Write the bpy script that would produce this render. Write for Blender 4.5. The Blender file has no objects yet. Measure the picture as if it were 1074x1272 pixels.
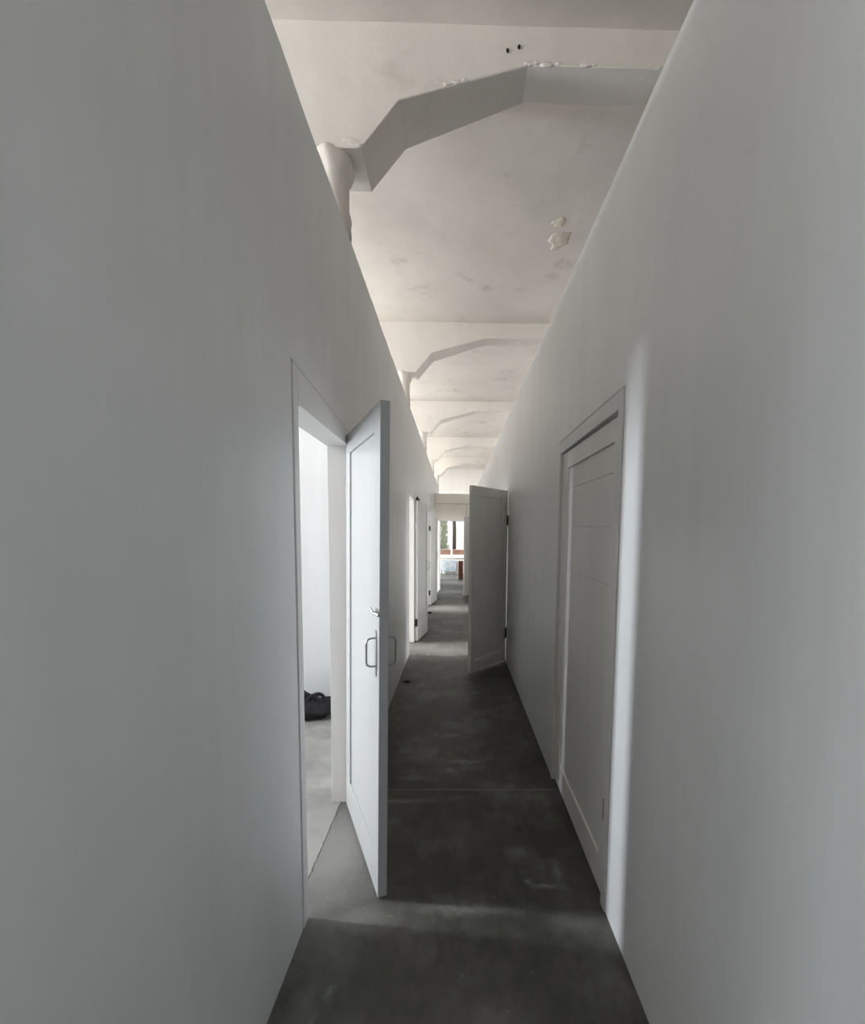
import bpy, bmesh, math, random
from mathutils import Vector, Matrix, noise
random.seed(7)
C = bpy.context.scene.collection
S = bpy.context.scene

# ------------------------------------------------------------------ dimensions (metres)
XL, XR = -0.566, 0.609            # corridor faces of the two partitions
ZL, ZR = 3.035, 2.90              # their heights
TW = 0.10                         # partition thickness
OL, OR = -4.4, 4.6                # outer walls
Y0, Y1 = -4.0, 17.0               # building ends
SLAB = 3.975
BEAMS = [-0.72, 2.368, 5.405, 8.48, 11.55, 14.5]

# ------------------------------------------------------------------ helpers
class MB:
    def __init__(s): s.bm = bmesh.new()
    def box(s, x0, x1, y0, y1, z0, z1, mi=0):
        v = [s.bm.verts.new((x, y, z)) for x in (x0, x1) for y in (y0, y1) for z in (z0, z1)]
        for f in ((0,1,3,2),(4,6,7,5),(0,4,5,1),(2,3,7,6),(0,2,6,4),(1,5,7,3)):
            s.bm.faces.new([v[i] for i in f]).material_index = mi
        return v
    def prism(s, pts, fn):
        """pts: 2D outline; fn(p, k) -> 3D point for k = 0, 1."""
        a = [s.bm.verts.new(fn(p, 0)) for p in pts]; b = [s.bm.verts.new(fn(p, 1)) for p in pts]
        n = len(pts)
        s.bm.faces.new(a); s.bm.faces.new(b[::-1])
        for i in range(n):
            j = (i+1) % n
            s.bm.faces.new((a[j], a[i], b[i], b[j]))
    def tube(s, path, r, n=10):
        path = [Vector(p) for p in path]; rings = []
        for i, p in enumerate(path):
            d = (path[min(i+1, len(path)-1)] - path[max(i-1, 0)]).normalized()
            u = d.orthogonal().normalized() if i == 0 else (u - d*u.dot(d)).normalized()
            w = d.cross(u)
            rr = r[i] if isinstance(r, (list, tuple)) else r
            rings.append([s.bm.verts.new(p + (u*math.cos(2*math.pi*k/n) + w*math.sin(2*math.pi*k/n))*rr) for k in range(n)])
        for a, b in zip(rings, rings[1:]):
            for k in range(n): s.bm.faces.new((a[k], a[(k+1)%n], b[(k+1)%n], b[k]))
        s.bm.faces.new(rings[0][::-1]); s.bm.faces.new(rings[-1])
    def lathe(s, prof, cx, cy, n=32, wob=0.0):
        rings = []
        for r, z in prof:
            rings.append([s.bm.verts.new((cx + r*(1+wob*noise.noise(Vector((math.cos(t)*2, math.sin(t)*2, z*9))))*math.cos(t),
                                          cy + r*(1+wob*noise.noise(Vector((math.cos(t)*2, math.sin(t)*2, z*9))))*math.sin(t), z))
                          for t in [2*math.pi*k/n for k in range(n)]])
        for a, b in zip(rings, rings[1:]):
            for k in range(n): s.bm.faces.new((a[k], a[(k+1)%n], b[(k+1)%n], b[k]))
        s.bm.faces.new(rings[0][::-1]); s.bm.faces.new(rings[-1])
    def blob(s, loc, size, amp, fr, seed, sub=3):
        r = bmesh.ops.create_icosphere(s.bm, subdivisions=sub, radius=1.0)
        for v in r['verts']:
            p = v.co.copy()
            k = 1 + amp*noise.noise(p*fr + Vector((seed, seed*2, 0)))
            v.co = Vector((p.x*size[0]*k + loc[0], p.y*size[1]*k + loc[1], p.z*size[2]*k + loc[2]))
    def daub(s, loc, sx, sy, h, seed, axis='z', n=40, rings=6):
        def P(u, v, d):
            return {'z': (loc[0]+u, loc[1]+v, loc[2]-d), 'y': (loc[0]+u, loc[1]-d, loc[2]+v)}[axis]
        c = s.bm.verts.new(P(0, 0, h)); prev = None
        for k in range(1, rings+1):
            t = k/rings; row = []
            for i in range(n):
                a = 2*math.pi*i/n
                e = 1 + .45*noise.noise(Vector((math.cos(a)*1.6+seed, math.sin(a)*1.6, seed))) + .22*noise.noise(Vector((math.cos(a)*5, math.sin(a)*5, seed*3)))
                u, v = math.cos(a)*sx*t*e, math.sin(a)*sy*t*e
                d = h*(1-t**3)*(1+.4*noise.noise(Vector((u*40, v*40, seed)))) if k < rings else -.002
                row.append(s.bm.verts.new(P(u, v, d)))
            for i in range(n):
                j = (i+1) % n
                s.bm.faces.new((c, row[i], row[j]) if prev is None else (prev[i], row[i], row[j], prev[j]))
            prev = row
        s.bm.faces.new(prev[::-1])
    def xf(s, M):
        bmesh.ops.transform(s.bm, matrix=M, verts=s.bm.verts); return s
    def build(s, name, mat, parent=None, bevel=0, smooth=False, seg=2):
        bmesh.ops.recalc_face_normals(s.bm, faces=s.bm.faces)
        me = bpy.data.meshes.new(name); s.bm.to_mesh(me); s.bm.free()
        for m in (mat if isinstance(mat, list) else [mat]): me.materials.append(m)
        o = bpy.data.objects.new(name, me); C.objects.link(o)
        if parent: o.parent = parent
        if smooth:
            for p in me.polygons: p.use_smooth = True
        if bevel:
            b = o.modifiers.new('bevel', 'BEVEL'); b.width = bevel; b.segments = seg; b.limit_method = 'ANGLE'
        return o

def tag(o, label=None, cat=None, group=None, kind=None):
    if label: o['label'] = label
    if cat: o['category'] = cat
    if group: o['group'] = group
    if kind: o['kind'] = kind
    return o
def empty(name, loc=(0,0,0)):
    o = bpy.data.objects.new(name, None); C.objects.link(o); o.location = loc; o.empty_display_size = .1
    return o
def lin(c):
    return tuple(((v/255)/12.92 if v/255 <= .04045 else ((v/255+.055)/1.055)**2.4) for v in c) + (1,)

# ------------------------------------------------------------------ materials
def mat_base(name, col, rough=.6, spec=.3, metal=0.0):
    m = bpy.data.materials.new(name); m.use_nodes = True
    b = m.node_tree.nodes['Principled BSDF']
    b.inputs['Base Color'].default_value = (*col, 1)
    b.inputs['Roughness'].default_value = rough
    b.inputs['Specular IOR Level'].default_value = spec
    b.inputs['Metallic'].default_value = metal
    return m, m.node_tree, b
def N(nt, t, **kw):
    n = nt.nodes.new(t)
    for k, v in kw.items():
        if k in n.inputs: n.inputs[k].default_value = v
        else: setattr(n, k, v)
    return n
def obj_coords(nt, scale=(1,1,1)):
    tc = N(nt, 'ShaderNodeTexCoord'); mp = N(nt, 'ShaderNodeMapping')
    mp.inputs['Scale'].default_value = scale
    nt.links.new(tc.outputs['Object'], mp.inputs['Vector'])
    return mp.outputs['Vector']
def noise_tex(nt, vec, scale, detail=4, rough=.55):
    n = N(nt, 'ShaderNodeTexNoise'); n.inputs['Scale'].default_value = scale
    n.inputs['Detail'].default_value = detail; n.inputs['Roughness'].default_value = rough
    nt.links.new(vec, n.inputs['Vector']); return n.outputs['Fac']
def ramp(nt, fac, stops):
    r = N(nt, 'ShaderNodeValToRGB'); e = r.color_ramp.elements
    e[0].position, e[0].color = stops[0][0], (*stops[0][1], 1)
    e[1].position, e[1].color = stops[-1][0], (*stops[-1][1], 1)
    for p, c in stops[1:-1]:
        q = e.new(p); q.color = (*c, 1)
    nt.links.new(fac, r.inputs['Fac']); return r.outputs['Color']
def g(v): return (v, v, v)
def mixc(nt, a, b, fac, mode='MULTIPLY'):
    m = N(nt, 'ShaderNodeMix', data_type='RGBA', blend_type=mode)
    for sock, val in ((m.inputs['Factor'], fac), (m.inputs[6], a), (m.inputs[7], b)):
        if hasattr(val, 'is_linked'): nt.links.new(val, sock)
        elif isinstance(val, tuple): sock.default_value = (*val[:3], 1)
        else: sock.default_value = val
    return m.outputs[2]
def add_bump(nt, b, h, strength, dist):
    bp = N(nt, 'ShaderNodeBump'); bp.inputs['Strength'].default_value = strength; bp.inputs['Distance'].default_value = dist
    nt.links.new(h, bp.inputs['Height']); nt.links.new(bp.outputs['Normal'], b.inputs['Normal'])

def painted_plaster(name, col, var=.05, streak=.04, bump=.25, spec=.25, rough=.55, stains=0.0):
    m, nt, b = mat_base(name, col, rough, spec)
    v = obj_coords(nt); vs = obj_coords(nt, (5, 5, .55))
    a = ramp(nt, noise_tex(nt, v, 1.3, 5), [(.3, g(1-var)), (.7, g(1))])
    s = ramp(nt, noise_tex(nt, vs, 1.5, 3), [(.35, g(1-streak)), (.65, g(1))])
    c = mixc(nt, mixc(nt, col, a, 1.0), s, 1.0)
    if stains:
        st = ramp(nt, noise_tex(nt, v, 2.1, 6, .62), [(.60, g(1)), (.74, (1-stains, 1-stains*1.05, 1-stains*1.15))])
        c = mixc(nt, c, st, 1.0)
    nt.links.new(c, b.inputs['Base Color'])
    h = N(nt, 'ShaderNodeMath', operation='ADD')
    nt.links.new(noise_tex(nt, v, 3.0, 3), h.inputs[0])
    h2 = N(nt, 'ShaderNodeMath', operation='MULTIPLY'); h2.inputs[1].default_value = .12
    nt.links.new(noise_tex(nt, v, 45, 4), h2.inputs[0]); nt.links.new(h2.outputs[0], h.inputs[1])
    add_bump(nt, b, h.outputs[0], bump, .012)
    return m

M = {}
M['wall'] = painted_plaster('wall_paint', (.772, .785, .793), .05, .05, .2, .5, .38)
M['ceil'] = painted_plaster('ceiling_whitewash', (.83, .785, .735), .10, .03, .6, .15, .8, .24)
M['slab'] = painted_plaster('slab_whitewash', (.75, .70, .65), .14, .03, .6, .15, .8, .30)
M['outer'] = painted_plaster('outer_wall_paint', (.80, .79, .765))
M['door'] = painted_plaster('door_paint', (.80, .80, .795), .03, .03, .08, .4, .42)
M['greydoor'] = painted_plaster('grey_door_paint', (.84, .83, .81), .05, .04, .08, .4, .45)
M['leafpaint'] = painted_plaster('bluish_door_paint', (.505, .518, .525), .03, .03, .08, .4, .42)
M['cream'] = painted_plaster('cream_paint', (.87, .84, .76))
M['frame'] = painted_plaster('frame_paint', (.79, .79, .785), .05, .03, .12, .35, .45)
M['rail'], _, _ = mat_base('rail_paint', (.62, .60, .55), .6)
M['steel'], _, _ = mat_base('brushed_steel', (.42, .43, .43), .35, .5, .9)
M['iron'], _, _ = mat_base('dark_iron', (.035, .033, .03), .5, .4, .4)
M['whitemetal'], _, _ = mat_base('white_metal', (.78, .78, .77), .4)
M['wframe'], _, _ = mat_base('window_frame_paint', (.80, .80, .78), .45)
M['hole'], _, _ = mat_base('dark_hole', (.02, .018, .016), .9, .05)
M['patch'] = painted_plaster('filler_patch', (.76, .70, .61), .2, .05, .9, .1, .9)

# concrete floor with dust blotches, plaster splashes, painted light pools and joints
def floor_mat():
    m, nt, b = mat_base('concrete_floor', (.12, .12, .115), .55, .35)
    v = obj_coords(nt)
    a = ramp(nt, noise_tex(nt, v, 2.3, 7, .66), [(.28, (.036, .036, .032)), (.5, (.074, .073, .067)), (.72, (.160, .157, .147))])
    f = ramp(nt, noise_tex(nt, obj_coords(nt, (1.6, .8, 1)), 9, 7, .72), [(.28, g(.68)), (.72, g(1.25))])
    c = mixc(nt, a, f, 1.0)
    sp = ramp(nt, noise_tex(nt, obj_coords(nt, (1.0, .8, 1)), 7.0, 3, .5), [(.69, g(0)), (.76, g(1))])
    sp2 = ramp(nt, noise_tex(nt, v, 38.0, 2, .5), [(.74, g(0)), (.78, g(1))])
    c = mixc(nt, c, (.36, .355, .34), mixc(nt, sp, g(.45), 1.0), 'MIX')
    c = mixc(nt, c, (.45, .44, .42), mixc(nt, sp2, g(.5), 1.0), 'MIX')
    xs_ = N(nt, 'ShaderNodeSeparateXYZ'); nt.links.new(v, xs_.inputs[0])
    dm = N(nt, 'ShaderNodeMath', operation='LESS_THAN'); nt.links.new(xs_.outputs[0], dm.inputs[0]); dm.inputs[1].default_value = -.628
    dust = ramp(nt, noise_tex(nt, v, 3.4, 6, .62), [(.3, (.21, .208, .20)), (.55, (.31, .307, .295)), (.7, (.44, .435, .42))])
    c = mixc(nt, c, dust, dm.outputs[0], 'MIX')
    # plaster splashes, pale areas and painted doorway light: x, y, half-length, half-width, strength
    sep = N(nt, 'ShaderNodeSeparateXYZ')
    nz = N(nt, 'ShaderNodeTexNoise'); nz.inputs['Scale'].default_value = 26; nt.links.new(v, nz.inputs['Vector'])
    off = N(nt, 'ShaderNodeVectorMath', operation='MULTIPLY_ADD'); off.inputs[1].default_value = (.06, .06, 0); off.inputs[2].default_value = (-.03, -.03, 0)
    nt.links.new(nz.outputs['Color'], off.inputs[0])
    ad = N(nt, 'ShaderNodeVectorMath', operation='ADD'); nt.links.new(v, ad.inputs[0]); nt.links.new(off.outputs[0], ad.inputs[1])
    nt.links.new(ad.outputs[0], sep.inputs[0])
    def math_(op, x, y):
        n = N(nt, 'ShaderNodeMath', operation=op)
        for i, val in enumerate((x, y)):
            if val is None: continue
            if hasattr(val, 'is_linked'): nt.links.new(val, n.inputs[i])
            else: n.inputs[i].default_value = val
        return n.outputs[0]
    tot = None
    for x, y, hx, hy, k in SPLASH_AND_LIGHT:
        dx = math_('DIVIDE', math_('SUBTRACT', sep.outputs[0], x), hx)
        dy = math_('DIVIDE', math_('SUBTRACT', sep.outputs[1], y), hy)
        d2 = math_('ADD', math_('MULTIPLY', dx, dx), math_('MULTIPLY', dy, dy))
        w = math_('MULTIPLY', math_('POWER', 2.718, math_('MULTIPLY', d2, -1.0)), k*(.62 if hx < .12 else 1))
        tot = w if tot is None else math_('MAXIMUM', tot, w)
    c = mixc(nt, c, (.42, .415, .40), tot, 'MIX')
    # joints in the screed
    s2 = N(nt, 'ShaderNodeSeparateXYZ'); nt.links.new(v, s2.inputs[0])
    def line(sock, pos, wd):
        d = math_('ABSOLUTE', math_('SUBTRACT', sock, pos), None)
        return math_('LESS_THAN', d, wd)
    wob = math_('ADD', s2.outputs[0], math_('MULTIPLY', math_('SUBTRACT', nz.outputs['Fac'], .5), .02))
    c = mixc(nt, c, (.03, .03, .03), math_('MULTIPLY', line(wob, -.628, .003), .75), 'MIX')
    wob2 = math_('ADD', s2.outputs[1], math_('MULTIPLY', math_('SUBTRACT', nz.outputs['Fac'], .5), .03))
    c = mixc(nt, c, (.25, .25, .24), math_('MULTIPLY', line(wob2, 2.50, .006), .45), 'MIX')
    nt.links.new(c, b.inputs['Base Color'])
    add_bump(nt, b, noise_tex(nt, v, 14, 6), .25, .01)
    return m
SPLASH_AND_LIGHT = [(-.55, 1.98, .20, .36, .55), (-.35, 1.62, .16, .06, .35), (-.1, 5.66, .5, .3, .3), (-.1, 8.9, .5, .35, .3), (0, 13.9, .9, .6, .95), (0, 1.1, .6, .32, .07), (.05, 2.83, .07, .02, .55), (.13, 2.82, .045, .02, .6), (-.02, 2.72, .03, .03, .45), (.40, 1.78, .05, .012, .7), (.33, 1.80, .02, .02, .6),  # leading entries: doorway and window light painted into the floor colour
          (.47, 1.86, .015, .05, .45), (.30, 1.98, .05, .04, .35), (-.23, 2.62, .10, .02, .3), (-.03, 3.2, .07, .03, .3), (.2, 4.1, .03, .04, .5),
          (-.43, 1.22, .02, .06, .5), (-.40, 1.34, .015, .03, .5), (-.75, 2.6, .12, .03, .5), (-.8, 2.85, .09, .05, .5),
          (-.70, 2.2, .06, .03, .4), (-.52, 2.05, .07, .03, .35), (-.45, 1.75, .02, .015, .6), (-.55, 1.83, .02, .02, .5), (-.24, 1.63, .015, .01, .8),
          (.05, 1.66, .25, .025, .3), (.46, 1.60, .10, .05, .35), (-.47, 1.15, .04, .3, .3), (.05, 1.2, .25, .12, .15), (-.9, 3.1, .15, .05, .4), (-.33, 4.3, .06, .03, .3)]  # starts with the painted light stripe across the near floor
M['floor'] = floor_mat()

def glass_mat():
    m = bpy.data.materials.new('window_glass'); m.use_nodes = True; nt = m.node_tree
    nt.nodes.clear()
    o = N(nt, 'ShaderNodeOutputMaterial'); t = N(nt, 'ShaderNodeBsdfTransparent'); gl = N(nt, 'ShaderNodeBsdfGlossy')
    gl.inputs['Roughness'].default_value = .02; t.inputs['Color'].default_value = (.96, .96, .96, 1)
    mx = N(nt, 'ShaderNodeMixShader'); mx.inputs[0].default_value = .05
    nt.links.new(t.outputs[0], mx.inputs[1]); nt.links.new(gl.outputs[0], mx.inputs[2]); nt.links.new(mx.outputs[0], o.inputs[0])
    return m
M['glass'] = glass_mat()

def cloth_mat():
    m, nt, b = mat_base('black_cloth', (.018, .017, .02), .75, .25)
    v = obj_coords(nt)
    add_bump(nt, b, noise_tex(nt, v, 28, 4), .8, .012); return m
M['cloth'] = cloth_mat()
def wood_mat():
    m, nt, b = mat_base('red_brown_wood', (.26, .09, .06), .5, .35)
    c = ramp(nt, noise_tex(nt, obj_coords(nt, (14, 14, 1.2)), 3, 4), [(.3, (.20, .06, .04)), (.7, (.32, .12, .08))])
    nt.links.new(c, b.inputs['Base Color']); return m
M['wood'] = wood_mat()
def radiator_mat():
    m, nt, b = mat_base('pale_blue_enamel', (.48, .58, .62), .45, .4)
    c = ramp(nt, noise_tex(nt, obj_coords(nt), 7, 4), [(.35, (.22, .29, .33)), (.65, (.46, .50, .55))])
    nt.links.new(c, b.inputs['Base Color']); return m
M['radiator'] = radiator_mat()
def brick_mat():
    m, nt, b = mat_base('brick', (.35, .15, .09), .85, .1)
    br = N(nt, 'ShaderNodeTexBrick'); br.inputs['Scale'].default_value = 4.0
    br.inputs['Color1'].default_value = (.46, .19, .10, 1); br.inputs['Color2'].default_value = (.33, .13, .08, 1); br.inputs['Mortar'].default_value = (.5, .46, .40, 1)
    tc = N(nt, 'ShaderNodeTexCoord'); mp = N(nt, 'ShaderNodeMapping'); mp.inputs['Rotation'].default_value = (math.pi/2, 0, 0)
    nt.links.new(tc.outputs['Object'], mp.inputs['Vector']); nt.links.new(mp.outputs['Vector'], br.inputs['Vector'])
    nt.links.new(br.outputs['Color'], b.inputs['Base Color']); return m
M['brick'] = brick_mat()
def leaf_mat(name, c0, c1):
    m, nt, b = mat_base(name, c0, .55, .3)
    c = ramp(nt, noise_tex(nt, obj_coords(nt), 3.0, 3), [(.35, c0), (.65, c1)])
    nt.links.new(c, b.inputs['Base Color'])
    tr = N(nt, 'ShaderNodeBsdfTranslucent'); nt.links.new(c, tr.inputs['Color'])
    mx = N(nt, 'ShaderNodeMixShader'); mx.inputs[0].default_value = .45
    o = nt.nodes['Material Output']
    nt.links.new(b.outputs[0], mx.inputs[1]); nt.links.new(tr.outputs[0], mx.inputs[2]); nt.links.new(mx.outputs[0], o.inputs[0])
    return m
M['leaf'] = leaf_mat('tree_leaves', (.13, .22, .06), (.30, .40, .16))
M['leafpale'] = leaf_mat('pale_tree_leaves', (.36, .40, .27), (.52, .53, .42))
M['house'] = painted_plaster('house_render', (.86, .82, .80), .12, .1)
M['housepane'], _, _ = mat_base('dark_pane', (.30, .33, .36), .2, .5)
M['bark'], _, _ = mat_base('bark', (.07, .055, .04), .9, .1)
M['ground'] = painted_plaster('yard_ground', (.30, .29, .25), .25, .05, .5, .1, .9)

# ------------------------------------------------------------------ floor, ceiling, beams
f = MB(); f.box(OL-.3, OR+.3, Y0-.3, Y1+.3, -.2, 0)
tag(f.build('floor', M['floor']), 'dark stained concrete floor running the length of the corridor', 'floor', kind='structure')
c = MB(); c.box(OL-.3, OR+.3, Y0-.3, Y1+.3, SLAB, SLAB+.25)
ceiling = tag(c.build('ceiling', M['slab']), 'whitewashed concrete ceiling slab above the ribs', 'ceiling', kind='structure')

# underside of a rib, left to right: x, z, depth along y
COLX = -0.650
HALF = [(.165, 3.405, .29), (.355, 3.63, .29), (.985, 3.80, .20)]       # offsets from the column axis
PROF = [(OL-.1, 3.80, .20)]
for dx, z, w in HALF[::-1]: PROF.append((COLX-dx, z, w))
for dx, z, w in HALF: PROF.append((COLX+dx, z, w))
PROF.append((OR+.1, 3.80, .20))
def rib(y, label, chips):
    pts = []
    for (a, b) in zip(PROF, PROF[1:]):                 # resample, so the arris can be ragged
        n = max(1, int(math.dist(a[:2], b[:2])/.018)) if (chips and -1.2 < a[0] and a[0] < 2) else 6
        for k in range(n):
            t = k/n; pts.append(tuple(a[i]+(b[i]-a[i])*t for i in range(3)) + (k == 0,))
    pts.append(PROF[-1] + (True,))
    bm = bmesh.new(); cols = []
    for i, (x, z, w, key) in enumerate(pts):
        j = 0
        if chips:
            q = noise.noise(Vector((x*11, y, 0))) + .6*noise.noise(Vector((x*33, y*3, 4)))
            dens = .35 + .65*max(0, noise.noise(Vector((x*2.3, y*1.7, 9)))+.35)
            j = max(0, q-.08)*.014*(1.0 if x > .22 else (.75 if -.12 < x < .05 else .12))
        cols.append([bm.verts.new(p) for p in ((x, y+.004*(noise.noise(Vector((x*3, y, 2))) if chips else 0), SLAB+.02), (x, y, z+.004+j), (x, y+.003+j*.5, z),
                                               (x, y+w-.008, z), (x, y+w, z+.008), (x, y+w, SLAB+.02))])
    for a, b in zip(cols, cols[1:]):
        for k in range(5): bm.faces.new((a[k], a[k+1], b[k+1], b[k]))
        bm.faces.new((a[5], a[0], b[0], b[5]))
    bm.faces.new(cols[0]); bm.faces.new(cols[-1][::-1])
    mb = MB(); mb.bm.free(); mb.bm = bm
    return tag(mb.build('ceiling_beam', M['ceil']), label, 'ceiling beam', 'haunched ceiling beams crossing the corridor', 'structure')
BL = ['concrete ceiling beam overhead behind the viewpoint',
      'nearest haunched concrete ceiling beam with chipped plaster edge',
      'second haunched ceiling beam counting away from the viewpoint',
      'third haunched ceiling beam, above the grey open door',
      'fourth haunched ceiling beam, just before the end partition',
      'farthest and palest ceiling beam, beyond the end partition']
CL = ['round concrete column under the beam behind the viewpoint',
      'largest round column with flared capital on top of left wall',
      'second round column head above the left wall, beneath the second beam',
      'third small column head above the left wall, beneath the third beam',
      'fourth tiny column head above the left wall, beneath the fourth beam',
      'tiny pale column beneath the farthest beam']
for i, y in enumerate(BEAMS):
    if i == 0: continue
    b = rib(y, BL[i], i < 4)
    cy = y + .088
    m = MB()
    r = .088
    m.lathe([(r, ZL+.001), (r, 3.095), (r*1.05, 3.105), (r*1.10, 3.125), (r*1.05, 3.145), (r, 3.155), (r*.985, 3.26), (r*1.0, 3.305), (r*1.12, 3.318), (r*1.18, 3.335), (r*1.22, 3.375), (r*1.20, 3.405), (r*1.06, 3.424), (r*.7, 3.432)], COLX, cy, 36, .12 if i < 3 else .0)
    col = tag(m.build('round_column', M['ceil'], smooth=True), CL[i], 'column', 'round columns showing above the left wall', 'structure')
    if i == 1:
        for k, (x, z, q) in enumerate(((-.520, 3.428, .030), (-.500, 3.418, .022), (-.545, 3.440, .024), (.34, 3.808, .022), (.38, 3.812, .018), (.43, 3.807, .026), (.49, 3.812, .016), (.62, 3.808, .024), (.66, 3.812, .016), (-.06, 3.708, .02), (-.02, 3.718, .022), (.03, 3.728, .016))):
            h = MB(); h.daub((x, y, z), q*1.25, q*.5, .004, k*2.3+1, 'y', 24, 5); h.build('mortar_lump', M['ceil'], b, smooth=True)
        for k, (x, z) in enumerate(((.235, 3.862), (.29, 3.880))):
            h = MB(); h.blob((x, y-.002, z), (.007, .006, .010), .4, 2.0, k+3, 2); h.build('anchor_hole', M['hole'], b, smooth=True)
# filler lump and small scabs on the slab
for k, (x, y, sx, sy) in enumerate(((.845, 3.94, .085, .12), (.80, 3.72, .05, .05))):
    m = MB(); m.daub((x, y, SLAB), sx, sy, .007, k*3.1+1.4); m.build('filler_patch', M['patch'], ceiling, smooth=True)

# ------------------------------------------------------------------ partition walls with real openings
def wall_along_y(name, x0, x1, y0, y1, ztop, openings, label, ragged=0.0, seed=0, topbevel=0):
    """openings: (ya, yb, z at ya, z at yb)."""
    ys = set([y0, y1])
    n = int((y1-y0)/.06)
    for k in range(n+1): ys.add(round(y0+(y1-y0)*k/n, 4))
    for o in openings: ys.update(o[:2])
    ys = sorted(ys)
    bm = bmesh.new()
    def top(y): return ztop + ragged*(noise.noise(Vector((y*3, seed, 0))) + .5*noise.noise(Vector((y*14, seed, 5))))
    def opening(y):
        for o in openings:
            if o[0]-1e-6 <= y <= o[1]+1e-6: return o
    def zb(y, o): return 0 if o is None else o[2]+(o[3]-o[2])*(y-o[0])/(o[1]-o[0])
    cache = {}
    def V(x, y, z):
        k = (round(x,5), round(y,5), round(z,5))
        if k not in cache: cache[k] = bm.verts.new(k)
        return cache[k]
    fx, bx_ = (x1, x0)
    sgn = topbevel
    for a, b in zip(ys, ys[1:]):
        o = opening((a+b)/2); za, zc = zb(a, o), zb(b, o); ta, tb = top(a), top(b)
        bm.faces.new((V(x1,a,za), V(x1,b,zc), V(x1,b,tb), V(x1,a,ta)))
        bm.faces.new((V(x0,a,za), V(x0,a,ta), V(x0,b,tb), V(x0,b,zc)))
        bm.faces.new((V(x0,a,ta), V(x1,a,ta), V(x1,b,tb), V(x0,b,tb)))
        bm.faces.new((V(x0,a,za), V(x0,b,zc), V(x1,b,zc), V(x1,a,za)))
    for o in openings:
        for y, z in ((o[0], o[2]), (o[1], o[3])): bm.faces.new((V(x0,y,0), V(x1,y,0), V(x1,y,z), V(x0,y,z)))
    for y in (y0, y1): bm.faces.new((V(x0,y,0), V(x1,y,0), V(x1,y,top(y)), V(x0,y,top(y))))
    mb = MB(); mb.bm.free(); mb.bm = bm
    o = mb.build(name, M['wall'])
    if topbevel:
        bv = o.modifiers.new('bevel', 'BEVEL'); bv.width = topbevel; bv.segments = 3; bv.limit_method = 'ANGLE'; bv.angle_limit = math.radians(60)
    return tag(o, label, 'wall', kind='structure')

# rough openings (left then right)
LO = [(1.572, 2.432, 2.095, 2.035), (5.38, 6.13, 2.03, 2.03), (8.40, 9.32, 2.03, 2.03)]
RO = [(1.640, 2.665, 2.045, 2.045), (5.165, 6.0, 2.04, 2.04), (11.17, 12.0-.06, 2.04, 2.04)]
wall_along_y('wall_left', XL-TW, XL, -.02, 14.9, ZL, LO, 'tall pale grey plastered wall on the left of the corridor', .010, 3)
wall_along_y('wall_right', XR, XR+TW, -1.6, 14.9, ZR, RO, 'tall pale grey plastered wall on the right of the corridor', .004, 8, .018)

def wall_along_x(name, y0, y1, x0, x1, z1, holes, label, mat='wall', base=0):
    """holes: (xa, xb, za, zb) cut right through."""
    xs = sorted({x0, x1, *[h[0] for h in holes], *[h[1] for h in holes]})
    m = MB()
    for a, b in zip(xs, xs[1:]):
        hs = sorted([h for h in holes if h[0] <= (a+b)/2 <= h[1]], key=lambda h: h[2])
        z = base
        for h in hs:
            if h[2] > z: m.box(a, b, y0, y1, z, h[2])
            z = h[3]
        if z < z1: m.box(a, b, y0, y1, z, z1)
    bmesh.ops.remove_doubles(m.bm, verts=m.bm.verts, dist=1e-5)
    return tag(m.build(name, M[mat]), label, 'wall', kind='structure')
def wall_outer(name, x0, x1, y0, y1, z1, holes, label):
    ys = sorted({y0, y1, *[h[0] for h in holes], *[h[1] for h in holes]})
    m = MB()
    for a, b in zip(ys, ys[1:]):
        hs = sorted([h for h in holes if h[0] <= (a+b)/2 <= h[1]], key=lambda h: h[2])
        z = 0
        for h in hs:
            if h[2] > z: m.box(x0, x1, a, b, z, h[2])
            z = h[3]
        if z < z1: m.box(x0, x1, a, b, z, z1)
    return tag(m.build(name, M['outer']), label, 'wall', kind='structure')

# end partition with its doorway, rail and post
EY = 11.95
wall_along_x('wall_end', EY, EY+.10, XL+.002, XR-.002, 2.585, [(-.405, .30, 0, 1.86)], 'low cream partition closing the corridor end, with an open doorway', 'cream')
m = MB(); m.box(XL+.004, XR-.004, EY-.018, EY, 2.305, 2.335); m.build('trim_1', M['rail']); tag(bpy.data.objects['trim_1'], 'thin rail across the end partition above its doorway', 'trim', kind='structure')
m = MB(); m.box(.268, .300, EY-.018, EY, 1.90, 2.304); m.build('trim_2', M['rail']); tag(bpy.data.objects['trim_2'], 'short upright batten between doorway head and rail of end partition', 'trim', kind='structure')
m = MB(); m.box(-.475, -.405, EY-.035, EY+.12, 0, 1.86); m.box(.30, .34, EY-.02, EY+.12, 0, 1.86); m.box(-.475, .34, EY-.02, EY+.12, 1.86, 1.90)
m.build('trim_3', M['frame'], bevel=.004); tag(bpy.data.objects['trim_3'], 'white timber lining around the end doorway', 'trim', kind='structure')

# room dividers beyond the partitions
for nm, y, xa, xb, lab in (('wall_divider_left_near', 3.80, OL, XL-TW, 'wall of the left room seen through the open near doorway'),
                           ('wall_divider_left_middle', 7.30, OL, XL-TW, 'divider between the second and third left rooms'),
                           ('wall_divider_left_far', 10.4, OL, XL-TW, 'divider between the third and last left rooms'),
                           ('wall_divider_left_rear', -.02, OL, XL-TW, 'divider behind the first left room'),
                           ('wall_divider_right_near', 3.9, XR+TW, OR, 'divider between the first and second right rooms'),
                           ('wall_divider_right_far', 7.6, XR+TW, OR, 'divider between the second and third right rooms')):
    wall_along_x(nm, y, y+.1, xa, xb, 2.9, [], lab)

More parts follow.
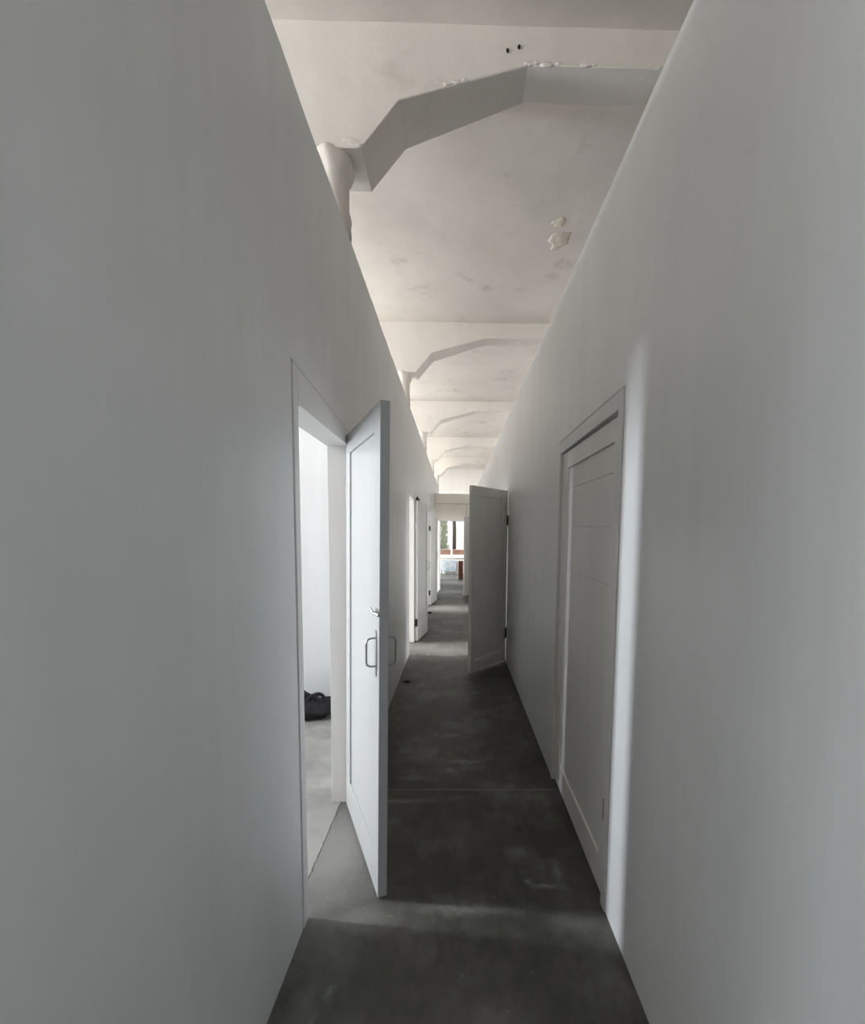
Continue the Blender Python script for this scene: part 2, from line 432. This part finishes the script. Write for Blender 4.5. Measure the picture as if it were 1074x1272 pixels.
# ------------------------------------------------------------------ outer walls and windows
wn = 0
LIGHTS = []
def window(side, a, b, z0, z1, label, power=None, bars=1, transom=None, color=(1.0, .985, .965), tilt=.7, spread=130):
    """side: 'L','R','F'(far end),'B'(rear). a..b along the wall."""
    global wn; wn += 1
    pos = {'L': OL-.15, 'R': OR+.15, 'F': Y1+.15, 'B': Y0-.15}[side]
    def P(u, d, z):                                     # u along, d towards outside
        return {'L': (pos-d, u, z), 'R': (pos+d, u, z), 'F': (u, pos+d, z), 'B': (u, pos-d, z)}[side]
    def bx(m, u0, u1, d0, d1, za, zb):
        p, q = P(u0, d0, za), P(u1, d1, zb)
        m.box(min(p[0],q[0]), max(p[0],q[0]), min(p[1],q[1]), max(p[1],q[1]), za, zb)
    root = empty('window_%d' % wn, P((a+b)/2, 0, z0)); off = Vector(root.location)
    T = Matrix.Translation(-off)
    m = MB(); t = .055
    bx(m, a, a+t, -.04, .04, z0, z1); bx(m, b-t, b, -.04, .04, z0, z1); bx(m, a+t, b-t, -.04, .04, z0, z0+t); bx(m, a+t, b-t, -.04, .04, z1-t, z1)
    for k in range(bars):
        u = a + (b-a)*(k+1)/(bars+1); bx(m, u-.028, u+.028, -.035, .035, z0+t, z1-t)
    if transom: bx(m, a+t, b-t, -.03, .03, transom-.025, transom+.025)
    m.xf(T).build('window_frame', M['wframe'], root)
    m = MB(); bx(m, a+t*.6, b-t*.6, -.004, .004, z0+t*.6, z1-t*.6); m.xf(T).build('pane', M['glass'], root)
    m = MB(); bx(m, a-.08, b+.08, -.27, -.04, z0-.05, z0-.001); m.xf(T).build('window_sill', M['wframe'], root, bevel=.006)
    tag(root, label, 'window', kind='structure')
    if power:
        l = bpy.data.lights.new('daylight', 'AREA'); l.shape = 'RECTANGLE'; l.size = (b-a); l.size_y = (z1-z0); l.energy = power; l.color = color
        lo = bpy.data.objects.new('daylight', l); C.objects.link(lo)
        lo.location = P((a+b)/2, .22, (z0+z1)/2)
        d = {'L': (1,0,0), 'R': (-1,0,0), 'F': (0,-1,0), 'B': (0,1,0)}[side]
        l.spread = math.radians(spread)
        lo.rotation_euler = (Vector(d)+Vector((0,0,-tilt))).to_track_quat('-Z', 'Y').to_euler()
    return (a, b, z0, z1)

LW, RW, FW, BW = [], [], [], []
LW.append(window('L', 1.95, 2.30, 1.05, 2.75, 'narrow window of the first left room', 117, 0, color=(.91, .955, 1.0), tilt=.3, spread=110))
LW.append(window('L', 5.25, 6.15, .75, 2.75, 'window of the second left room', 330, 1))
LW.append(window('L', 8.45, 9.35, .75, 2.75, 'window of the third left room', 330, 1))
LW.append(window('L', 12.9, 15.0, .75, 3.3, 'wide window of the end room on the left', 690, 2, 2.6))
for k, (a, b) in enumerate(((-3.3, -1.0), (-.4, 2.0), (2.75, 5.05), (5.8, 8.1), (8.85, 11.2))):
    LW.append(window('L', a, b, 3.02, 3.76, ['rear', 'first', 'second', 'third', 'fourth'][k]+' high strip window under the ceiling on the left', (48, 118, 68, 88, 88)[k], 2, tilt=-.5, spread=150))
LW.append(window('L', -3.75, -2.2, .75, 2.75, 'window behind the viewpoint on the left', 84, 1, color=(.90, .96, 1.0)))
RW.append(window('R', 5.1, 6.1, .75, 2.75, 'window of the second right room', 80, 1))
RW.append(window('R', 8.6, 10.4, .75, 2.6, 'window of the third right room', 80, 1))
RW.append(window('R', 11.0, 12.1, .75, 2.75, 'window of the third right room facing its far doorway', 260, 1))
FW.append(window('F', -1.15, .85, .66, 2.95, 'end window with trees outside, seen through the far doorway', None, 1))
wall_outer('wall_outer_left', OL-.3, OL, Y0-.3, Y1+.3, SLAB, LW, 'outer building wall beyond the left rooms')
wall_outer('wall_outer_right', OR, OR+.3, Y0-.3, Y1+.3, SLAB, RW, 'outer building wall beyond the right rooms')
wall_along_x('wall_far', Y1, Y1+.3, OL, OR, SLAB, FW, 'pale end wall of the building with the far window', 'outer')
wall_along_x('wall_rear', Y0-.3, Y0, OL, OR, SLAB, BW, 'outer wall behind the viewpoint', 'outer')

# ------------------------------------------------------------------ doors
def lining(root, x0, x1, ya, yb, za, zb, t, head, gap=.006, mat='frame'):
    """timber lining of a door opening ya..yb (top za at ya, zb at yb); head = underside height."""
    m = MB()
    ya, yb = ya+gap, yb-gap; za -= gap; zb -= gap
    def zt(y): return za+(zb-za)*(y-ya)/(yb-ya)
    for a, b in ((ya, ya+t), (yb-t, yb)):
        m.prism([(a, 0), (b, 0), (b, zt(b)), (a, zt(a))], lambda p, k: ((x0, x1)[k], p[0], p[1]))
    a, b = ya+t, yb-t
    m.prism([(a, head), (b, head), (b, zt(b)), (a, zt(a))], lambda p, k: ((x0, x1)[k], p[0], p[1]))
    return m.build('door_frame', M[mat], root, bevel=.002)

def leaf_mesh(w, h, t, z0, rails, recess=.009, seams=(), both=True):
    """Leaf in its own frame: s along +x from the hinge, face A at y=0, face B at y=-t (thickness), z up."""
    l, r, bt, tp = rails
    m = MB()
    m.box(0, l, -t, 0, z0, h); m.box(w-r, w, -t, 0, z0, h)
    m.box(l, w-r, -t, 0, h-tp, h); m.box(l, w-r, -t, 0, z0, z0+bt)
    zs = [z0+bt, *seams, h-tp]
    for a, b in zip(zs, zs[1:]):
        e = .0018 if seams else 0
        m.box(l, w-r, -t+(recess if both else 0), -recess, a+(e if a != zs[0] else 0), b-(e if b != zs[-1] else 0))
    if seams: m.box(l, w-r, -t+recess+.004, -recess-.004, z0+bt, h-tp)
    return m
def place(o, hinge, tip):
    """child o (leaf) is set so local +x runs hinge -> tip (plan)."""
    d = Vector((tip[0]-hinge[0], tip[1]-hinge[1], 0))
    o.rotation_euler = (0, 0, math.atan2(d.y, d.x))
    return d.length
def pull_handle(leaf, s, z, L, y, side, parent_mat='steel'):
    """bow handle with back plate; side = +1 sticks out to +y of the leaf."""
    m = MB(); o = .040*side
    pts = [(s, y, z-L/2), (s, y+o*.55, z-L/2), (s, y+o*.9, z-L/2+.006), (s, y+o, z-L/2+.018), (s, y+o, z), (s, y+o, z+L/2-.018), (s, y+o*.9, z+L/2-.006), (s, y+o*.55, z+L/2), (s, y, z+L/2)]
    m.tube(pts, .0042, 10)
    y1 = y+.003*side
    m.box(s-.011, s+.011, min(y, y1), max(y, y1), z-L/2-.04, z+L/2+.03)
    return m.build('pull_handle', M[parent_mat], leaf, smooth=False)
def hinge_part(leaf, s, z, L, y, mat='iron', r=.009):
    m = MB(); m.tube([(s, y, z-L/2), (s, y, z+L/2)], r, 10)
    m.box(s, s+.028, y-.003, y+.003, z-L/2+.004, z+L/2-.004)
    return m.build('hinge', M[mat], leaf)

# --- door 1: near left, wide open towards the viewpoint
d1 = tag(empty('door_1', (0,0,0)), 'bright white door standing open from the nearest doorway in the left wall', 'door', kind='structure')
lining(d1, XL-TW-.012, XL+.004, *LO[0], .048, 1.955)
H1, T1 = (-.592, 2.350), (-.307, 1.709)
w = math.dist(H1, T1)
lf = leaf_mesh(w, 2.004, .038, .010, (.095, .095, .165, .10))
lf.xf(Matrix.Scale(-1, 4, (0,1,0)))            # thickness towards +y of the leaf = corridor side
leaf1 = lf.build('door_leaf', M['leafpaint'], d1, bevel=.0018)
leaf1.location = (H1[0], H1[1], 0); place(leaf1, H1, T1)
leaf1.rotation_mode = 'QUATERNION'                # hangs a little out of plumb
leaf1.rotation_quaternion = (Matrix.Rotation(math.radians(.62), 3, 'Y') @ Matrix.Rotation(math.atan2(T1[1]-H1[1], T1[0]-H1[0]), 3, 'Z')).to_quaternion()
# local +y of the leaf here points to the corridor side
pull_handle(leaf1, w-.045, 1.03, .115, 0, -1); pull_handle(leaf1, w-.045, 1.03, .115, .040, 1)
m = MB(); z = 1.195
m.tube([(w-.001, -.002, z-.008), (w-.028, -.016, z-.004), (w-.060, -.020, z+.012)], [.0065, .0055, .004], 8)
m.tube([(w-.030, .0, z-.003), (w-.030, -.020, z-.003)], .007, 10); m.box(w-.055, w-.004, -.002, 0, z-.018, z+.014)
m.build('latch', M['steel'], leaf1)
for z in (.30, 1.72): hinge_part(leaf1, .0, z, .09, .002, 'leafpaint', .006)

# --- door 2: near right, shut
d2 = tag(empty('door_2', (0,0,0)), 'closed grey panelled door in the right wall', 'door', kind='structure')
lining(d2, XR-.004, XR+TW+.01, *RO[0], .046, 1.972, .007)
ya, yb = RO[0][0]+.057, RO[0][1]-.057
w2 = yb-ya
# leaf is sagging a touch, so a dark wedge shows under the head near its hinge side
lf = leaf_mesh(w2, 1.957, .040, .008, (.082, .11, .14, .09), .010, (1.30, 1.54, 1.75))
leaf2 = lf.build('door_leaf', M['greydoor'], d2, bevel=.0016)
leaf2.location = (XR+.010, ya, 0); leaf2.rotation_euler = (0, -.010, math.pi/2)      # +x -> +Y ; +y -> -X (corridor)
for z, L in ((1.645, .11), (.385, .10)): hinge_part(leaf2, -.002, z, L, .004)
m = MB(); m.box(w2-.035, w2+.03, -.001, .006, .965, 1.05); m.tube([(w2-.006, .006, 1.03), (w2-.006, .014, 1.03)], .007, 8); m.build('latch', M['whitemetal'], leaf2, bevel=.001)

# --- door 3: middle right, half open across the corridor
d3 = tag(empty('door_3', (0,0,0)), 'grey shaded door standing half open from the right wall', 'door', kind='structure')
lining(d3, XR, XR+TW+.01, *RO[1], .05, 1.98)
H3, T3 = (.603, 5.160), (.172, 4.630)
w3 = math.dist(H3, T3)
lf = leaf_mesh(w3, 2.01, .040, .022, (.085, .085, .13, .10))
lf.xf(Matrix.Scale(-1, 4, (0,1,0)))
lf.xf(Matrix.Translation((0, -.040, 0)))
leaf3 = lf.build('door_leaf', M['greydoor'], d3, bevel=.0018)
leaf3.location = (H3[0], H3[1], 0); place(leaf3, H3, T3)
for z in (.35, 1.67): hinge_part(leaf3, -.004, z, .12, .004)

# --- doors 4 and 5: farther left, folded back against the wall
def folded(root, opening, H, T, h):
    lining(root, XL-TW-.01, XL+.003, *opening, .055, 1.965)
    w = math.dist(H, T)
    lf = leaf_mesh(w, h, .040, .012, (.085, .085, .13, .10))
    leaf = lf.build('door_leaf', M['door'], root, bevel=.0018)
    leaf.location = (H[0], H[1], 0); place(leaf, H, T)
    for z, mt in ((.27, 'iron'), (1.62, 'whitemetal' if H[1] < 8 else 'iron')):
        m = MB(); m.tube([(-.012, -.018, z-.05), (-.012, -.018, z+.05)], .016, 10); m.box(-.012, -.001, -.036, -.004, z-.05, z+.05); m.build('hinge', M[mt], leaf)
    if H[1] < 8:
        m = MB(); m.box(-.02, .07, -.05, -.015, 1.962, 1.985); m.tube([(-.01, -.03, 1.985), (.02, -.03, 2.005)], .012, 8); m.build('top_pivot', M['iron'], leaf)
    pull_handle(leaf, w-.06, 1.03, .115, -.040, -1)
    return leaf
d4 = tag(empty('door_4', (0,0,0)), 'white door folded back against the left wall at the second left doorway', 'door', kind='structure')
folded(d4, LO[1], (-.556, 6.110), (-.456, 6.745), 1.955)
d5 = tag(empty('door_5', (0,0,0)), 'small distant white door folded back against the left wall at the third doorway', 'door', kind='structure')
folded(d5, LO[2], (-.556, 9.300), (-.452, 10.0), 1.955)

# --- door 6: farthest right, half open like door 3
d6 = tag(empty('door_6', (0,0,0)), 'farthest grey door half open from the right wall beside the end doorway', 'door', kind='structure')
lining(d6, XR-.012, XR+TW+.01, *RO[2], .05, 1.98)
H6, T6 = (.592, 11.235), (.232, 10.70)
w6 = math.dist(H6, T6)
lf = leaf_mesh(w6, 1.93, .040, .022, (.085, .085, .13, .10)); lf.xf(Matrix.Scale(-1, 4, (0,1,0))); lf.xf(Matrix.Translation((0, -.040, 0)))
leaf6 = lf.build('door_leaf', M['greydoor'], d6, bevel=.0018); leaf6.location = (H6[0], H6[1], 0); place(leaf6, H6, T6)

# --- door 7: end doorway, swung back along the left wall
d7 = tag(empty('door_7', (0,0,0)), 'thin bright sliver of white door swung back beside the end doorway, along the left wall', 'door', kind='structure')
H7, T7 = (-.425, EY-.045), (-.452, 11.22)
w7 = math.dist(H7, T7)
lf = leaf_mesh(w7, 1.85, .040, .012, (.085, .085, .13, .10)); lf.xf(Matrix.Scale(-1, 4, (0,1,0))); lf.xf(Matrix.Translation((0, -.040, 0)))
leaf7 = lf.build('door_leaf', M['door'], d7, bevel=.0018); leaf7.location = (H7[0], H7[1], 0); place(leaf7, H7, T7)
for z in (.30, 1.6): hinge_part(leaf7, .0, z, .10, .003, 'whitemetal', .007)

# ------------------------------------------------------------------ things on the floor
# black bag in the left room
bag = empty('cloth_bag', (-1.17, 3.56, 0))
tag(bag, 'crumpled black bag lying on the floor inside the left doorway', 'bag')
m = MB()
m.blob((0, 0, .075), (.19, .13, .085), .45, 1.7, 2.0, 4)
for v in m.bm.verts:
    v.co.z = max(v.co.z, .004) if v.co.z > -.5 else .004
    v.co += v.co.normalized()*.012*noise.noise(v.co*22)
    v.co.z = max(v.co.z, .002)
m.build('bag_body', M['cloth'], bag, smooth=True)
m = MB(); m.blob((-.085, -.01, .145), (.07, .06, .055), .5, 2.0, 5.0, 3); m.build('bag_flap', M['cloth'], bag, smooth=True)
m = MB(); m.tube([(.055+.062*math.cos(t), -.05+.02*math.sin(t*2), .138+.062*math.sin(t)) for t in [math.pi*k/12 for k in range(13)]], [.010+.006*math.sin(math.pi*k/12) for k in range(13)], 8); m.build('bag_handle', M['cloth'], bag, smooth=True)

def scrap(x, y, s, label, seed):
    m = MB(); m.blob((0, 0, s*.28), (s, s*.6, s*.28), .6, 2.0, seed, 3)
    for v in m.bm.verts: v.co.z = max(v.co.z, 0)
    o = m.build('floor_scrap', M['cloth'], smooth=True); o.location = (x, y, .0005)
    tag(o, label, 'scrap')
scrap(-.482, 4.40, .035, 'small dark scrap on the floor by the foot of the left wall', 3)
scrap(-.485, 8.36, .05, 'tiny dark scrap on the lit floor before the third left doorway', 6)

# end room: upright wooden box, radiator
wb = tag(empty('wooden_box', (.185, 14.85, 0)), 'narrow reddish brown wooden box standing upright in the end room', 'box')
m = MB(); m.box(-.072, .072, -.10, .10, .02, .60); m.build('box_body', M['wood'], wb, bevel=.004)
m = MB(); m.box(-.078, .078, -.106, .106, .601, .62); m.build('box_lid', M['wood'], wb, bevel=.003)
m = MB(); m.box(-.050, .050, -.110, -.1005, .07, .55); m.build('front_panel', M['wood'], wb, bevel=.003)
for sx in (-.055, .055):
    m = MB(); m.box(sx-.015, sx+.015, -.09, .09, 0, .0195); m.build('foot', M['wood'], wb)
rd = tag(empty('radiator', (-.27, 16.86, 0)), 'pale blue sectioned radiator under the sill of the end window', 'radiator')
for k in range(10):
    x = -.27 + k*.06
    m = MB(); m.prism([(x-.024, -.05), (x+.024, -.05), (x+.024, .05), (x-.024, .05)], lambda p, q: (p[0], p[1], (.09, .53)[q]))
    m.build('radiator_section', M['radiator'], rd, bevel=.016, seg=3)
for z in (.13, .49):
    m = MB(); m.tube([(-.31, 0, z), (.31, 0, z)], .018, 10); m.build('radiator_pipe', M['radiator'], rd, smooth=True)
for x in (-.25, .25):
    m = MB(); m.box(x-.015, x+.015, -.04, .04, 0, .10); m.build('foot', M['iron'], rd)

# ------------------------------------------------------------------ outdoors beyond the end window
m = MB(); m.box(-40, 40, Y1+.35, 80, -.5, -.3); tag(m.build('ground', M['ground']), 'bare yard outside the end window', 'ground', kind='structure')
m = MB(); m.box(-5, 5, 24.0, 24.25, -.3, .62); m.box(-5.05, 5.05, 23.95, 24.3, .62, .69)
tag(m.build('brick_wall', M['brick']), 'low red brick wall outside the end window', 'garden wall', kind='thing')
def tree(x, y, h, r, nl, lm, label, seed, low):
    rnd = random.Random(seed)
    root = tag(empty('tree', (x, y, -.3)), label, 'tree', 'trees outside the end window')
    m = MB(); m.tube([(0, 0, 0), (.04, .0, h*.3), (-.03, .05, h*.6), (.02, 0, h*.9)], [.13, .10, .07, .03], 10)
    for k in range(6):
        a = rnd.uniform(0, 6.28); z = h*rnd.uniform(.35, .7)
        m.tube([(0, 0, z), (math.cos(a)*r*.4, math.sin(a)*r*.4, z+.5), (math.cos(a)*r*.8, math.sin(a)*r*.8, z+.9)], [.045, .03, .012], 6)
    m.build('trunk', M['bark'], root, smooth=True)
    bm = bmesh.new()
    for k in range(nl):
        while True:
            p = Vector((rnd.uniform(-1, 1), rnd.uniform(-1, 1), rnd.uniform(-1, 1)))
            if p.length < 1 and noise.noise(p*2.6+Vector((seed, 0, 0))) > -.12: break
        p = Vector((p.x*r, p.y*r, (p.z*.5+.5)*(h-low)+low))
        u = Vector((rnd.gauss(0,1), rnd.gauss(0,1), rnd.gauss(0,1))).normalized(); q = u.orthogonal().normalized(); s = rnd.uniform(.05, .10)
        vs = [bm.verts.new(p + e) for e in (-u*s, q*s*.45, u*s, -q*s*.45)]
        bm.faces.new(vs)
    mb = MB(); mb.bm.free(); mb.bm = bm
    mb.build('foliage', lm, root)
tree(-.10, 24.85, 6.5, .8, 1500, M['leaf'], 'slim tree with dark trunk outside, behind the end window mullion', 4, 3.4)
bm = bmesh.new(); rnd = random.Random(5)
for k in range(5200):
    p = Vector((rnd.uniform(-2.4, -.48) , rnd.uniform(26.0, 27.2), rnd.uniform(-.3, 3.6)))
    if noise.noise(p*1.1) < -.28: continue
    u = Vector((rnd.gauss(0,1), rnd.gauss(0,.6), rnd.gauss(0,1.6))).normalized(); q = u.orthogonal().normalized(); sz = rnd.uniform(.07, .14)
    bm.faces.new([bm.verts.new(p+e) for e in (-u*sz, q*sz*.4, u*sz, -q*sz*.4)])
mb = MB(); mb.bm.free(); mb.bm = bm
tag(mb.build('hedge', M['leafpale']), 'tall pale green hedge outside the left half of the end window', 'hedge')
hs = tag(empty('house', (2.2, 38.0, -.3)), 'pale house wall outside the right half of the end window', 'house')
m = MB(); m.box(-2.7, 4.0, 0, 3, 0, 5.2); m.build('wall', M['house'], hs)
m = MB(); m.prism([(-3.0, 5.2), (4.3, 5.2), (.65, 7.4)], lambda p, k: (p[0], (-.3, 3.3)[k], p[1])); m.build('roof', M['brick'], hs)
for x, z in ((1.2, 1.6),):
    m = MB(); m.box(x-.45, x+.45, -.04, -.002, z-.05, z+1.3); w_ = m.build('window', M['wframe'], hs)
    m = MB(); m.box(x-.38, x+.38, -.05, -.041, z+.02, z+1.23); m.build('pane', M['housepane'], w_)

# ------------------------------------------------------------------ world, camera, colour management
wd = bpy.data.worlds.new('sky'); S.world = wd; wd.use_nodes = True
bg = wd.node_tree.nodes['Background']; bg.inputs['Color'].default_value = (.90, .95, 1.0, 1); bg.inputs['Strength'].default_value = 2.6

yaw, pitch, roll, fpx, px, py = 1.610e-2, -8.240e-2, 9.70e-3, 550.23, 574.09, 709.55
cy, sy, cp, sp = math.cos(yaw), math.sin(yaw), math.cos(pitch), math.sin(pitch)
fwd = Vector((sy*cp, cy*cp, sp)); right = Vector((cy, -sy, 0)); up = right.cross(fwd)
r2 = right*math.cos(roll) + up*math.sin(roll); u2 = up*math.cos(roll) - right*math.sin(roll)
cam = bpy.data.cameras.new('camera'); co = bpy.data.objects.new('camera', cam); C.objects.link(co)
co.matrix_world = Matrix(((r2.x, u2.x, -fwd.x, 0), (r2.y, u2.y, -fwd.y, 0), (r2.z, u2.z, -fwd.z, 1.5), (0, 0, 0, 1)))
cam.sensor_fit = 'HORIZONTAL'; cam.sensor_width = 36; cam.lens = fpx*36/1074
cam.shift_x = (537-px)/1074; cam.shift_y = (py-636)/1074
cam.clip_start = .02; cam.clip_end = 300
S.camera = co
vs = S.view_settings
vs.view_transform = 'Standard'; vs.look = 'None'; vs.gamma = 1; vs.exposure = 0.19; vs.use_curve_mapping = False
S.cycles.max_bounces = 14; S.cycles.diffuse_bounces = 10; S.cycles.transparent_max_bounces = 16
S.cycles.use_denoising = True
S.cycles.sample_clamp_indirect = 6
